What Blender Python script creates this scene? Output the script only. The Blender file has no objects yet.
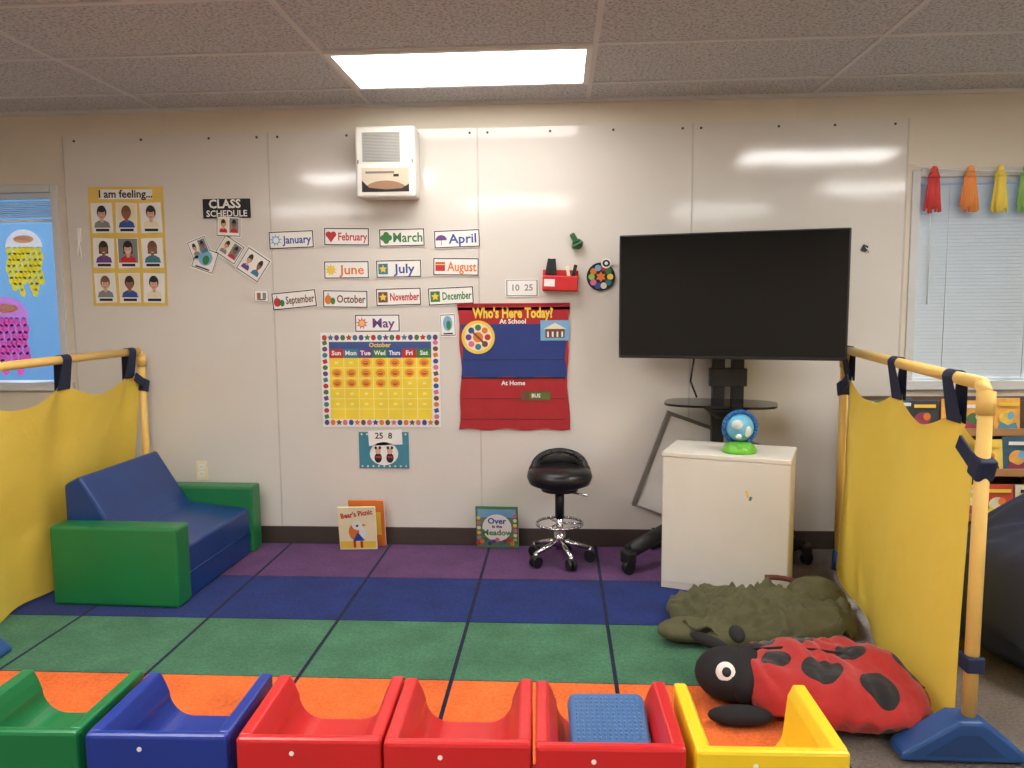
import bpy, bmesh, math, random
from mathutils import Vector, Matrix, Euler, noise
random.seed(4)
scene=bpy.context.scene
scene.view_settings.view_transform='Standard'
scene.view_settings.look='None'
COL=bpy.context.collection

# ---------------------------------------------------------------- camera
f=780.0
yaw=math.radians(3.5); pitch=math.radians(5.93); roll=math.radians(0.45)
fwd=Vector((-math.sin(yaw)*math.cos(pitch), math.cos(yaw)*math.cos(pitch), -math.sin(pitch)))
right=Vector((math.cos(yaw),math.sin(yaw),0)); up=right.cross(fwd)
r2=right*math.cos(roll)-up*math.sin(roll); u2=up*math.cos(roll)+right*math.sin(roll)
cd=bpy.data.cameras.new('camera'); cam=bpy.data.objects.new('camera',cd); COL.objects.link(cam)
M=Matrix((r2,u2,-fwd)).transposed().to_4x4(); M.translation=Vector((0,-4.48,1.425))
cam.matrix_world=M; cd.sensor_width=36; cd.lens=f/1024*36; cd.clip_start=0.05
scene.camera=cam

# ---------------------------------------------------------------- materials
def s2l(c):
    c=c/255.0
    return c/12.92 if c<=0.04045 else ((c+0.055)/1.055)**2.4
def rgb(t): return (s2l(t[0]),s2l(t[1]),s2l(t[2]),1)
MC={}
def mat(name,c,rough=0.6,metal=0,var=0.06,vscale=8,bump=0,bscale=100,spec=0.5,coat=0,sheen=0,trans=0):
    if name in MC: return MC[name]
    m=bpy.data.materials.new(name); m.use_nodes=True; nt=m.node_tree; b=nt.nodes['Principled BSDF']
    col=rgb(c); b.inputs['Roughness'].default_value=rough; b.inputs['Metallic'].default_value=metal
    b.inputs['Specular IOR Level'].default_value=spec; b.inputs['Coat Weight'].default_value=coat
    b.inputs['Sheen Weight'].default_value=sheen
    tc=nt.nodes.new('ShaderNodeTexCoord')
    n=nt.nodes.new('ShaderNodeTexNoise'); n.inputs['Scale'].default_value=vscale; n.inputs['Detail'].default_value=4
    nt.links.new(tc.outputs['Object'],n.inputs['Vector'])
    r=nt.nodes.new('ShaderNodeValToRGB')
    r.color_ramp.elements[0].position=0.3; r.color_ramp.elements[1].position=0.7
    r.color_ramp.elements[0].color=tuple(max(0,x*(1-var)) for x in col[:3])+(1,)
    r.color_ramp.elements[1].color=tuple(min(1,x*(1+var)) for x in col[:3])+(1,)
    nt.links.new(n.outputs['Fac'],r.inputs['Fac']); nt.links.new(r.outputs['Color'],b.inputs['Base Color'])
    if bump:
        n2=nt.nodes.new('ShaderNodeTexNoise'); n2.inputs['Scale'].default_value=bscale; n2.inputs['Detail'].default_value=3
        nt.links.new(tc.outputs['Object'],n2.inputs['Vector'])
        bp=nt.nodes.new('ShaderNodeBump'); bp.inputs['Strength'].default_value=bump; bp.inputs['Distance'].default_value=0.01
        nt.links.new(n2.outputs['Fac'],bp.inputs['Height']); nt.links.new(bp.outputs['Normal'],b.inputs['Normal'])
    if trans:
        tr=nt.nodes.new('ShaderNodeBsdfTranslucent'); nt.links.new(r.outputs['Color'],tr.inputs[0])
        mx=nt.nodes.new('ShaderNodeMixShader'); mx.inputs[0].default_value=trans
        nt.links.new(b.outputs[0],mx.inputs[1]); nt.links.new(tr.outputs[0],mx.inputs[2]); nt.links.new(mx.outputs[0],nt.nodes['Material Output'].inputs[0])
    MC[name]=m; return m

def carpet(name,c,var=0.2):
    if name in MC: return MC[name]
    m=mat(name,c,rough=0.95,var=var,vscale=90,bump=0.5,bscale=260,spec=0.1,sheen=0.08)
    nt=m.node_tree; b=nt.nodes['Principled BSDF']
    ramp=[n for n in nt.nodes if n.type=='VALTORGB'][0]
    tc=[n for n in nt.nodes if n.type=='TEX_COORD'][0]
    n=nt.nodes.new('ShaderNodeTexNoise'); n.inputs['Scale'].default_value=5; n.inputs['Detail'].default_value=6
    nt.links.new(tc.outputs['Object'],n.inputs['Vector'])
    mr=nt.nodes.new('ShaderNodeMapRange'); mr.inputs[1].default_value=0.3; mr.inputs[2].default_value=0.7
    mr.inputs[3].default_value=0.80; mr.inputs[4].default_value=1.15
    nt.links.new(n.outputs['Fac'],mr.inputs[0])
    vm=nt.nodes.new('ShaderNodeVectorMath'); vm.operation='SCALE'
    nt.links.new(ramp.outputs['Color'],vm.inputs[0]); nt.links.new(mr.outputs[0],vm.inputs['Scale'])
    nt.links.new(vm.outputs[0],b.inputs['Base Color'])
    return m

def spots(name,base,dark,lst):
    m=bpy.data.materials.new(name); m.use_nodes=True; nt=m.node_tree; b=nt.nodes['Principled BSDF']
    b.inputs['Roughness'].default_value=0.9; b.inputs['Sheen Weight'].default_value=0.2
    tc=nt.nodes.new('ShaderNodeTexCoord'); sx=nt.nodes.new('ShaderNodeSeparateXYZ'); nt.links.new(tc.outputs['Object'],sx.inputs[0])
    cx=nt.nodes.new('ShaderNodeCombineXYZ'); nt.links.new(sx.outputs[0],cx.inputs[0]); nt.links.new(sx.outputs[1],cx.inputs[1])
    last=None
    for (x,y,r) in lst:
        d=nt.nodes.new('ShaderNodeVectorMath'); d.operation='DISTANCE'; nt.links.new(cx.outputs[0],d.inputs[0]); d.inputs[1].default_value=(x,y,0)
        l=nt.nodes.new('ShaderNodeMath'); l.operation='LESS_THAN'; nt.links.new(d.outputs['Value'],l.inputs[0]); l.inputs[1].default_value=r
        if last is None: last=l.outputs[0]
        else:
            a=nt.nodes.new('ShaderNodeMath'); a.operation='MAXIMUM'; nt.links.new(last,a.inputs[0]); nt.links.new(l.outputs[0],a.inputs[1]); last=a.outputs[0]
    mx=nt.nodes.new('ShaderNodeMix'); mx.data_type='RGBA'; mx.inputs[6].default_value=rgb(base); mx.inputs[7].default_value=rgb(dark)
    nt.links.new(last,mx.inputs[0]); nt.links.new(mx.outputs[2],b.inputs['Base Color'])
    n2=nt.nodes.new('ShaderNodeTexNoise'); n2.inputs['Scale'].default_value=9; n2.inputs['Detail'].default_value=5
    nt.links.new(tc.outputs['Object'],n2.inputs['Vector'])
    bp=nt.nodes.new('ShaderNodeBump'); bp.inputs['Strength'].default_value=.4; bp.inputs['Distance'].default_value=0.03
    nt.links.new(n2.outputs['Fac'],bp.inputs['Height']); nt.links.new(bp.outputs['Normal'],b.inputs['Normal'])
    return m

# ---------------------------------------------------------------- mesh builder
class MB:
    def __init__(s,name,loc=(0,0,0),rot=(0,0,0)):
        s.name=name; s.loc=loc; s.rot=rot; s.bm=bmesh.new(); s.mats=[]
    def add(s,t,m,T=None,smooth=False):
        if m not in s.mats: s.mats.append(m)
        i=s.mats.index(m)
        for fc in t.faces: fc.material_index=i; fc.smooth=smooth
        if T is not None: t.transform(T)
        me=bpy.data.meshes.new('t'); t.to_mesh(me); t.free(); s.bm.from_mesh(me); bpy.data.meshes.remove(me)
    def T(s,loc,rot=(0,0,0)): return Matrix.Translation(loc)@Euler(rot).to_matrix().to_4x4()
    def box(s,size,loc,m,bev=0,rot=(0,0,0),seg=2):
        t=bmesh.new(); bmesh.ops.create_cube(t,size=1); bmesh.ops.scale(t,vec=size,verts=t.verts)
        if bev: bmesh.ops.bevel(t,geom=t.edges[:],offset=bev,segments=seg,profile=0.5,affect='EDGES')
        s.add(t,m,s.T(loc,rot),smooth=False)
    def bb(s,x0,x1,y0,y1,z0,z1,m,bev=0): s.box((x1-x0,y1-y0,z1-z0),((x0+x1)/2,(y0+y1)/2,(z0+z1)/2),m,bev)
    def cyl(s,r1,r2,h,loc,m,rot=(0,0,0),seg=24,smooth=True):
        t=bmesh.new(); bmesh.ops.create_cone(t,cap_ends=True,segments=seg,radius1=r1,radius2=r2,depth=h)
        s.add(t,m,s.T(loc,rot),smooth=False)
        if smooth:
            s.bm.faces.ensure_lookup_table()
            for fc in s.bm.faces[-(seg+2):]:
                if len(fc.verts)==4: fc.smooth=True
    def rod(s,p,q,r,m,seg=14,r2=None):
        p=Vector(p); q=Vector(q); d=q-p
        t=bmesh.new(); bmesh.ops.create_cone(t,cap_ends=True,segments=seg,radius1=r,radius2=r if r2 is None else r2,depth=d.length)
        T=Matrix.Translation((p+q)/2)@d.to_track_quat('Z','Y').to_matrix().to_4x4()
        s.add(t,m,T,smooth=True)
    def tube(s,pts,r,m,seg=14):
        for i in range(len(pts)-1): s.rod(pts[i],pts[i+1],r,m,seg)
        for p in pts[1:-1]: s.ell(p,(r,r,r),m,seg=12)
    def ell(s,c,rad,m,rot=(0,0,0),seg=24):
        t=bmesh.new(); bmesh.ops.create_uvsphere(t,u_segments=seg,v_segments=max(6,seg//2),radius=1)
        bmesh.ops.scale(t,vec=rad,verts=t.verts); s.add(t,m,s.T(c,rot),smooth=True)
    def lathe(s,prof,loc,m,seg=32,rot=(0,0,0)):
        t=bmesh.new(); rings=[]
        for (r,z) in prof: rings.append([t.verts.new((r*math.cos(2*math.pi*k/seg),r*math.sin(2*math.pi*k/seg),z)) for k in range(seg)])
        for a,b in zip(rings,rings[1:]):
            for k in range(seg): t.faces.new((a[k],a[(k+1)%seg],b[(k+1)%seg],b[k]))
        t.faces.new(rings[-1]); t.faces.new(rings[0][::-1])
        s.add(t,m,s.T(loc,rot),smooth=True)
    def poly(s,pts,y,m,th=0,T=None,bev=0):
        t=bmesh.new(); vs=[t.verts.new((a,y,b)) for a,b in pts]; fc=t.faces.new(vs)
        if th:
            r=bmesh.ops.extrude_face_region(t,geom=[fc]); nv=[g for g in r['geom'] if isinstance(g,bmesh.types.BMVert)]
            bmesh.ops.translate(t,vec=(0,th,0),verts=nv); bmesh.ops.recalc_face_normals(t,faces=t.faces)
            if bev:
                t.normal_update()
                es=[e for e in t.edges if len(e.link_faces)==2 and e.calc_face_angle(0)>0.6]
                bmesh.ops.bevel(t,geom=es,offset=bev,segments=2,profile=0.5,affect='EDGES')
        s.add(t,m,T)
    def rect(s,cx,cz,w,h,y,m,rot=0):
        c,sn=math.cos(rot),math.sin(rot)
        s.poly([(cx+a*c-b*sn,cz+a*sn+b*c) for a,b in ((-w/2,-h/2),(w/2,-h/2),(w/2,h/2),(-w/2,h/2))],y,m)
    def disc(s,cx,cz,rx,rz,y,m,n=20,a0=0,a1=2*math.pi):
        full=abs(a1-a0-2*math.pi)<1e-6
        k=n if full else n+1
        s.poly([(cx+rx*math.cos(a0+(a1-a0)*i/n),cz+rz*math.sin(a0+(a1-a0)*i/n)) for i in range(k)],y,m)
    def star(s,cx,cz,r,y,m,n=5,inner=0.5):
        s.poly([(cx+(r if i%2==0 else r*inner)*math.sin(math.pi*i/n),cz+(r if i%2==0 else r*inner)*math.cos(math.pi*i/n)) for i in range(2*n-1,-1,-1)],y,m)
    def grid(s,fn,nu,nv,m,smooth=True,T=None):
        t=bmesh.new(); V=[[t.verts.new(fn(i/nu,j/nv)) for j in range(nv+1)] for i in range(nu+1)]
        for i in range(nu):
            for j in range(nv): t.faces.new((V[i][j],V[i+1][j],V[i+1][j+1],V[i][j+1]))
        s.add(t,m,T,smooth=smooth)
    def text(s,txt,size,cx,cz,y,m,fat=0.0,rot=0,sx=1.0,fit=None):
        cu=bpy.data.curves.new('t','FONT'); cu.body=txt; cu.size=size; cu.align_x='CENTER'; cu.align_y='CENTER'; cu.resolution_u=2; cu.offset=fat
        o=bpy.data.objects.new('t',cu); COL.objects.link(o); bpy.context.view_layer.update()
        me=bpy.data.meshes.new_from_object(o.evaluated_get(bpy.context.evaluated_depsgraph_get()))
        t=bmesh.new(); t.from_mesh(me)
        if fit:
            xs_=[v.co.x for v in t.verts]; sx=min(1.08,fit/(max(xs_)-min(xs_)))
        T=Matrix.Translation((cx,y,cz))@Matrix.Rotation(-rot,4,'Y')@Matrix.Rotation(math.pi/2,4,'X')@Matrix.Diagonal((sx,1,1,1))
        s.add(t,m,T); bpy.data.objects.remove(o); bpy.data.curves.remove(cu); bpy.data.meshes.remove(me)
    def done(s):
        me=bpy.data.meshes.new(s.name); s.bm.to_mesh(me); s.bm.free()
        for m in s.mats: me.materials.append(m)
        o=bpy.data.objects.new(s.name,me); COL.objects.link(o); o.location=s.loc; o.rotation_euler=s.rot
        return o

# palette
WHITE=mat('paper_white',(235,232,226),0.7,var=0.02); BLACK=mat('ink_black',(22,22,24),0.6)
INK={k:mat('ink_'+k,c,0.6) for k,c in dict(red=(190,44,48),blue=(44,76,150),green=(54,124,62),orange=(222,120,48),yellow=(236,200,70),
     purple=(104,62,130),teal=(50,124,138),pink=(212,110,145),brown=(112,74,48),sky=(120,172,208),skin1=(214,168,140),skin2=(140,94,68),grey=(130,130,130),
     lime=(145,190,75),hair=(45,30,25),hair2=(120,80,50),cream=(232,220,190)).items()}
PLAST_BLACK=mat('plastic_black',(24,24,26),0.4); CHROME=mat('chrome',(210,210,212),0.15,1.0,var=0.0)

# ---------------------------------------------------------------- room shell
H=2.545
XL,XR,YF=-4.45,3.95,-6.6
m_wall=mat('wall_cream_paint',(216,205,186),0.55,var=0.03,vscale=3,bump=0.08,bscale=60)
m_dark=mat('base_dark_brown',(66,56,50),0.5)
WZ0,WZ1=0.945,2.125
W1=(-4.12,-2.93); W2=(1.935,3.2)
w=MB('wall_back')
for x0,x1,z0,z1 in [(XL,W1[0],0,H),(W1[1],W2[0],0,H),(W2[1],XR,0,H),(W1[0],W1[1],0,WZ0),(W1[0],W1[1],WZ1,H),(W2[0],W2[1],0,WZ0),(W2[0],W2[1],WZ1,H)]:
    w.bb(x0,x1,0,0.12,z0,z1,m_wall)
w.done()
for n,a in (('wall_left',(XL-.1,XL,YF,0.12,0,H)),('wall_right',(XR,XR+.1,YF,0.12,0,H)),('wall_front',(XL-.1,XR+.1,YF-.1,YF,0,H))):
    w=MB(n); w.bb(*a,m_wall); w.done()
m_floor=carpet('floor_carpet_grey',(108,98,90),0.3)
w=MB('floor'); w.bb(XL-.1,XR+.1,YF-.1,0.12,-0.1,0,m_floor); w.done()

# ceiling acoustic tiles
mc=bpy.data.materials.new('ceiling_tile'); mc.use_nodes=True; nt=mc.node_tree; b=nt.nodes['Principled BSDF']; b.inputs['Roughness'].default_value=0.95
tc=nt.nodes.new('ShaderNodeTexCoord'); n=nt.nodes.new('ShaderNodeTexNoise'); n.inputs['Scale'].default_value=75; n.inputs['Detail'].default_value=5; n.inputs['Roughness'].default_value=0.7
nt.links.new(tc.outputs['Object'],n.inputs['Vector'])
r=nt.nodes.new('ShaderNodeValToRGB'); r.color_ramp.elements[0].position=0.38; r.color_ramp.elements[0].color=rgb((146,147,150)); r.color_ramp.elements[1].position=0.52; r.color_ramp.elements[1].color=rgb((204,206,210))
nt.links.new(n.outputs['Fac'],r.inputs['Fac']); nt.links.new(r.outputs['Color'],b.inputs['Base Color'])
w=MB('ceiling'); w.bb(XL-.1,XR+.1,YF-.1,0.12,H,H+0.1,mc); w.done()
m_grid=mat('ceiling_grid_metal',(208,208,208),0.5,var=0.02)
w=MB('trim_1')
for k in range(-3,4):
    X=0.16+1.22*k
    if XL<X<XR: w.bb(X-.012,X+.012,YF,0,H-.006,H+.001,m_grid)
k=0
while True:
    Y=-0.335-0.61*k
    if Y<YF: break
    w.bb(XL,XR,Y-.012,Y+.012,H-.0065,H+.001,m_grid); k+=1
w.bb(XL,XR,-.022,0,H-.02,H+.001,m_grid)
w.done()

# ceiling lights (real recessed troffers)
def emat(name,lo,hi):
    m=bpy.data.materials.new(name); m.use_nodes=True; nt=m.node_tree; b=nt.nodes['Principled BSDF']
    b.inputs['Base Color'].default_value=(.9,.9,.9,1); b.inputs['Emission Color'].default_value=(1.0,0.98,0.955,1)
    tc=nt.nodes.new('ShaderNodeTexCoord'); sx=nt.nodes.new('ShaderNodeSeparateXYZ'); nt.links.new(tc.outputs['Object'],sx.inputs[0])
    sn=nt.nodes.new('ShaderNodeMath'); sn.operation='SINE'; mu=nt.nodes.new('ShaderNodeMath'); mu.operation='MULTIPLY'; mu.inputs[1].default_value=22
    nt.links.new(sx.outputs[1],mu.inputs[0]); nt.links.new(mu.outputs[0],sn.inputs[0])
    mr=nt.nodes.new('ShaderNodeMapRange'); mr.inputs[1].default_value=-1; mr.inputs[2].default_value=1; mr.inputs[3].default_value=lo; mr.inputs[4].default_value=hi
    nt.links.new(sn.outputs[0],mr.inputs[0]); nt.links.new(mr.outputs[0],b.inputs['Emission Strength']); return m
m_emit=emat('light_diffuser_dimmed',9,11); m_emit2=emat('light_diffuser',21,25)  # first one is dimmed for the panel in view, to limit glow on the board
m_frame=mat('light_frame',(225,222,215),0.4,var=0.01)
for i,(X,Y) in enumerate([(-.45,-.64),(1.99,-1.86),(-1.67,-2.47),(-.45,-4.3),(3.21,-3.69),(1.99,-5.52),(-2.89,-4.91)]):
    w=MB('ceiling_light_panel',(X,Y,H-.008))
    w.bb(-.57,.57,-.265,.265,-.001,.006,m_emit if i==0 else m_emit2)
    for a in ((-.598,.598,-.293,-.265),(-.598,.598,.265,.293),(-.598,-.57,-.265,.265),(.57,.598,-.265,.265)):
        w.bb(a[0],a[1],a[2],a[3],-.006,.006,m_frame)
    w.done()

# baseboard + battens
w=MB('baseboard_back'); w.bb(XL,XR,-.012,0,0,.105,m_dark,0.003); w.done()
for i,X in enumerate((-2.277,.127,1.311,2.6,-3.5)):
    w=MB('trim_%d'%(i+2)); w.bb(X-.009,X+.009,-.005,0,2.41 if -2.87<X<1.89 else WZ1+.06,H-.02,m_wall,0.001); w.done()

# whiteboard panels
mb=bpy.data.materials.new('whiteboard_gloss'); mb.use_nodes=True; nt=mb.node_tree; b=nt.nodes['Principled BSDF']
b.inputs['Roughness'].default_value=0.1; b.inputs['Specular IOR Level'].default_value=0.5
tc=nt.nodes.new('ShaderNodeTexCoord'); n=nt.nodes.new('ShaderNodeTexNoise'); n.inputs['Scale'].default_value=1.6; n.inputs['Detail'].default_value=5
nt.links.new(tc.outputs['Object'],n.inputs['Vector'])
r=nt.nodes.new('ShaderNodeValToRGB'); r.color_ramp.elements[0].color=rgb((211,204,194)); r.color_ramp.elements[1].color=rgb((222,216,207))
nt.links.new(n.outputs['Fac'],r.inputs['Fac']); nt.links.new(r.outputs['Color'],b.inputs['Base Color'])
n2=nt.nodes.new('ShaderNodeTexNoise'); n2.inputs['Scale'].default_value=1.8; nt.links.new(tc.outputs['Object'],n2.inputs['Vector'])
bp=nt.nodes.new('ShaderNodeBump'); bp.inputs['Strength'].default_value=0.09; bp.inputs['Distance'].default_value=0.03
nt.links.new(n2.outputs['Fac'],bp.inputs['Height']); nt.links.new(bp.outputs['Normal'],b.inputs['Normal'])
m_seam=mat('board_seam',(196,188,178),0.4)
w=MB('whiteboard'); edges=[-2.87,-1.657,-.457,.737,1.893]
for a,c in zip(edges,edges[1:]): w.bb(a+.001,c-.001,-.009,-.0012,.107,2.402,mb)
for X in edges: w.bb(X-.005,X+.005,-.011,-.0012,.107,2.402,m_seam,0.001)
m_screw=mat('screw_brown',(70,55,45),0.5)
for X in [-2.8,-2.4,-2.0,-1.72,-1.6,-1.2,-.8,-.5,-.4,-.05,.3,.68,.78,1.2,1.5,1.82]:
    w.cyl(.007,.007,.006,(X,-.010,2.375),m_screw,(math.pi/2,0,0),10)
w.done()
WB=-0.012

# ---------------------------------------------------------------- rug
R=carpet
rc=[R('rug_purple',(96,60,104)),R('rug_blue',(26,46,108)),R('rug_green',(70,118,88)),R('rug_orange',(246,112,48)),R('rug_red',(170,46,44))]
m_line=R('rug_navy_line',(22,26,54),0.2)
w=MB('striped_rug'); ys=[-.03,-.59,-1.14,-1.68,-2.21,-2.75]; xs=[-2.82,-2.2,-1.6,-1.0,-.41,.21,.86]
w.bb(xs[0]-.03,xs[-1]+.03,ys[-1]-.03,ys[0]+.01,0,.006,m_line)
for i in range(5):
    for j in range(6):
        w.bb(xs[j]+.008,xs[j+1]-.008,ys[i+1]+(.003),ys[i]-(.003),.004,.0075,rc[i])
w.done()
FZ=.008

# ---------------------------------------------------------------- windows
m_wf=mat('window_frame_white',(205,205,203),0.5,var=0.02); m_slat=mat('blind_slat',(236,238,236),.5,var=.01,trans=.45)
m_glass=bpy.data.materials.new('window_glass'); m_glass.use_nodes=True; nt=m_glass.node_tree
tp=nt.nodes.new('ShaderNodeBsdfTransparent'); tp.inputs[0].default_value=(.9,.95,1,1); gl=nt.nodes.new('ShaderNodeBsdfGlossy'); gl.inputs['Roughness'].default_value=.05
mx=nt.nodes.new('ShaderNodeMixShader'); mx.inputs[0].default_value=.06; nt.links.new(tp.outputs[0],mx.inputs[1]); nt.links.new(gl.outputs[0],mx.inputs[2]); nt.links.new(mx.outputs[0],nt.nodes['Material Output'].inputs[0])
for i,(a,c) in enumerate((W1,W2)):
    w=MB('window_%d'%(i+1)); t=.035
    w.bb(a-.01,a+t,-.012,.12,WZ0,WZ1,m_wf,.003); w.bb(c-t,c+.01,-.012,.12,WZ0,WZ1,m_wf,.003)
    w.bb(a+t,c-t,-.012,.12,WZ1-t,WZ1+.01,m_wf,.003); w.bb(a-.03,c+.03,-.03,.12,WZ0-.02,WZ0+.03,m_wf,.003)
    w.bb((a+c)/2-.015,(a+c)/2+.015,.07,.1,WZ0,WZ1,m_wf)
    w.bb(a+t,c-t,.082,.086,WZ0+.02,WZ1-.02,m_glass)
    w.done()
    w=MB('window_blind'); w.bb(a+.04,c-.04,.005,.045,WZ1-.07,WZ1-.037,m_slat,.003)
    n=54 if i==1 else 9
    for k in range(n):
        z=WZ1-.085-k*(.0195 if i==1 else .011)
        w.box((c-a-.09,.025,.0012),((a+c)/2,.025,z),m_slat,rot=(math.radians(62 if i==1 else 20),0,0))
    if i==1:
        for X in (a+.2,(a+c)/2,c-.2): w.rod((X,.012,WZ0+.04),(X,.012,WZ1-.06),.0015,m_wf,6)
        w.rod((a+.1,0.0,1.4),(a+.1,0.0,WZ1-.06),.004,m_wf,8)
    w.bb(a+.04,c-.04,.012,.036,z-.03,z-.014,m_slat,.003)
    w.done()

# window decorations
TP={k:mat('tissue_'+k,c,.7,trans=.6) for k,c in dict(yellow=(245,215,60),pink=(225,90,170),dome=(246,232,220),dome2=(215,140,205),orange=(244,180,120)).items()}
def jelly(X,Z,cd,cs,sc):
    w=MB('paper_jellyfish',(X,.066,Z))
    w.disc(0,0,.11*sc,.1*sc,0,TP[cd],24,0,math.pi)
    w.disc(0,.045*sc,.06*sc,.022*sc,-.001,TP['orange'],16); w.disc(0,.048*sc,.045*sc,.015*sc,-.0014,TP['dome'],16)
    for k in range(7):
        x=(-.09+.03*k)*sc
        for q in range(6+k%3):
            w.disc(x+.009*math.sin(q*1.7+k),-.02*sc-q*.034*sc,.017*sc,.024*sc,-.003-.0004*k,TP[cs],10)
    w.done()
jelly(-3.2,1.78,'dome','yellow',1.05); jelly(-3.34,1.36,'dome2','pink',1.25); jelly(-3.6,1.70,'dome','orange',.9)
# tassel garland
w=MB('tassel_garland',(2.02,-.048,2.15))
pts=[(-.13,0,.0),(0,0,-.02),(.19,0,-.035),(.34,0,-.04),(.48,0,-.045),(.75,0,-.04),(1.1,0,-.0)]
w.tube(pts,.0025,WHITE,8)
TC={'red':mat('tassel_coral',(214,70,66),.7),'orange':mat('tassel_orange',(236,150,80),.7),'yellow':mat('tassel_yellow',(240,214,90),.7),'lime':mat('tassel_lime',(150,196,110),.7),'sky':INK['sky'],'purple':INK['purple']}
for (x,c) in ((0,'red'),(.19,'orange'),(.345,'yellow'),(.48,'lime'),(.66,'sky'),(.84,'purple')):
    w.ell((x,0,-.03),(.020,.014,.022),TC[c],seg=12); w.cyl(.032,.020,.03,(x,0,-.055),TC[c],seg=12)
    for k in range(44):
        a=random.random()*6.28; rr=.01+.040*random.random()
        w.rod((x+.022*math.cos(a),.01*math.sin(a),-.05),(x+rr*math.cos(a),.015*math.sin(a),-.22-.04*random.random()),.0055,TC[c],6)
w.done()

# ---------------------------------------------------------------- wall papers
def portrait(w,cx,cz,ww,hh,y,bg,skin,hair,shirt,e_=0):
    w.rect(cx,cz,ww,hh,y,bg)
    w.poly([(cx-ww*.42,cz-hh*.5),(cx+ww*.42,cz-hh*.5),(cx+ww*.36,cz-hh*.30),(cx+ww*.15,cz-hh*.2),(cx-ww*.15,cz-hh*.2),(cx-ww*.36,cz-hh*.30)],y-.0006,shirt)
    w.rect(cx,cz-hh*.2,ww*.16,hh*.16,y-.0008,skin)
    w.disc(cx,cz+hh*.14,ww*.25,hh*.28,y-.0009,hair,18)
    if e_: w.rect(cx,cz-.0,ww*.48,hh*.26,y-.00085,hair)
    w.disc(cx,cz+hh*.06,ww*.19,hh*.235,y-.0012,skin,18)
    w.disc(cx,cz+hh*.22,ww*.19,hh*.09,y-.0014,hair,12)
    for e in (-1,1): w.rect(cx+e*ww*.075,cz+hh*.07,ww*.06,hh*.02,y-.0015,INK['hair'])
    w.disc(cx,cz-hh*.05,ww*.08,hh*.03,y-.0015,WHITE if e_ else INK['red'],10,math.pi,2*math.pi)
bgs=[WHITE,INK['cream'],WHITE,INK['grey'],WHITE,INK['cream']]; sk=[INK['skin1'],INK['skin2']]; hr=[BLACK,INK['hair'],INK['hair2']]; sh=[INK[k] for k in ('grey','blue','cream','purple','red','teal')]
w=MB('feelings_poster',(-2.512,WB,1.769),(0,math.radians(.6),0))
w.bb(-.225,.225,-.002,0,-.343,.343,mat('poster_mustard',(226,192,92),.6))
w.rect(0,.3,.32,.055,-.0026,WHITE); w.text('I am feeling...',.062,0,.3,-.003,BLACK,.0015)
for r_ in range(3):
    for c_ in range(3):
        x=-.147+.147*c_; z=.165-.202*r_; ro=[.02,-.03,.04][(r_+c_)%3]
        w.rect(x,z,.128,.172,-.0026,WHITE,ro); portrait(w,x,z+.014,.116,.138,-.003,bgs[(r_*2+c_)%6],sk[(r_+c_)%2],hr[(r_+2*c_)%3],sh[(r_*3+c_)%6],(r_+c_*2)%2)
        w.rect(x,z-.069,.08,.015,-.0032,BLACK)
w.done()
w=MB('class_schedule_sign',(-1.912,WB,1.979)); w.bb(-.14,.14,-.003,0,-.055,.055,BLACK)
w.text('CLASS',.068,-.01,.024,-.004,WHITE,.002); w.text('SCHEDULE',.05,0,-.03,-.004,WHITE,.001); w.done()
def card(name,X,Z,ww,hh,rot,kind=0):
    w=MB(name,(X,WB,Z),(0,-rot,0)); w.bb(-ww/2,ww/2,-.003,0,-hh/2,hh/2,WHITE)
    w.rect(0,0,ww*.93,hh*.9,-.0034,BLACK); w.rect(0,0,ww*.88,hh*.84,-.0038,WHITE)
    if kind==0:
        portrait(w,-ww*.2,.005,ww*.38,hh*.66,-.0042,bgs[int(abs(X)*50)%6],sk[0],hr[1],sh[int(abs(Z)*31)%6]); portrait(w,ww*.22,.005,ww*.36,hh*.66,-.0042,bgs[int(abs(Z)*50)%6],sk[1],hr[0],sh[int(abs(X)*37)%6])
    elif kind==1:
        w.disc(0,.01,ww*.3,hh*.32,-.0042,INK['sky'],20); w.disc(ww*.05,.0,ww*.15,hh*.2,-.0046,INK['green'],9); w.rect(0,-hh*.36,ww*.6,hh*.06,-.0046,BLACK)
    elif kind==3:
        w.rect(-.015,0,.022,.035,-.0042,INK['skin2']); w.rect(.018,0,.02,.035,-.0042,INK['grey']); w.rect(0,-.022,.05,.006,-.0046,BLACK)
    else:
        w.text('10  25',hh*.5,0,0,-.0042,INK['grey'],.001)
    w.done()
card('schedule_card',-1.905,1.878,.15,.125,-.05); card('schedule_card',-2.054,1.689,.14,.14,-.35,1); card('schedule_card',-1.903,1.745,.14,.13,-.6); card('schedule_card',-1.769,1.657,.16,.16,-.6)
card('schedule_card',-2.085,1.755,.12,.12,.35); card('small_label_card',-1.728,1.478,.09,.075,0,3); card('small_picture_card',-.640,1.301,.09,.135,.03,1); card('number_card',-.212,1.51,.19,.1,0,2)

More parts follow.
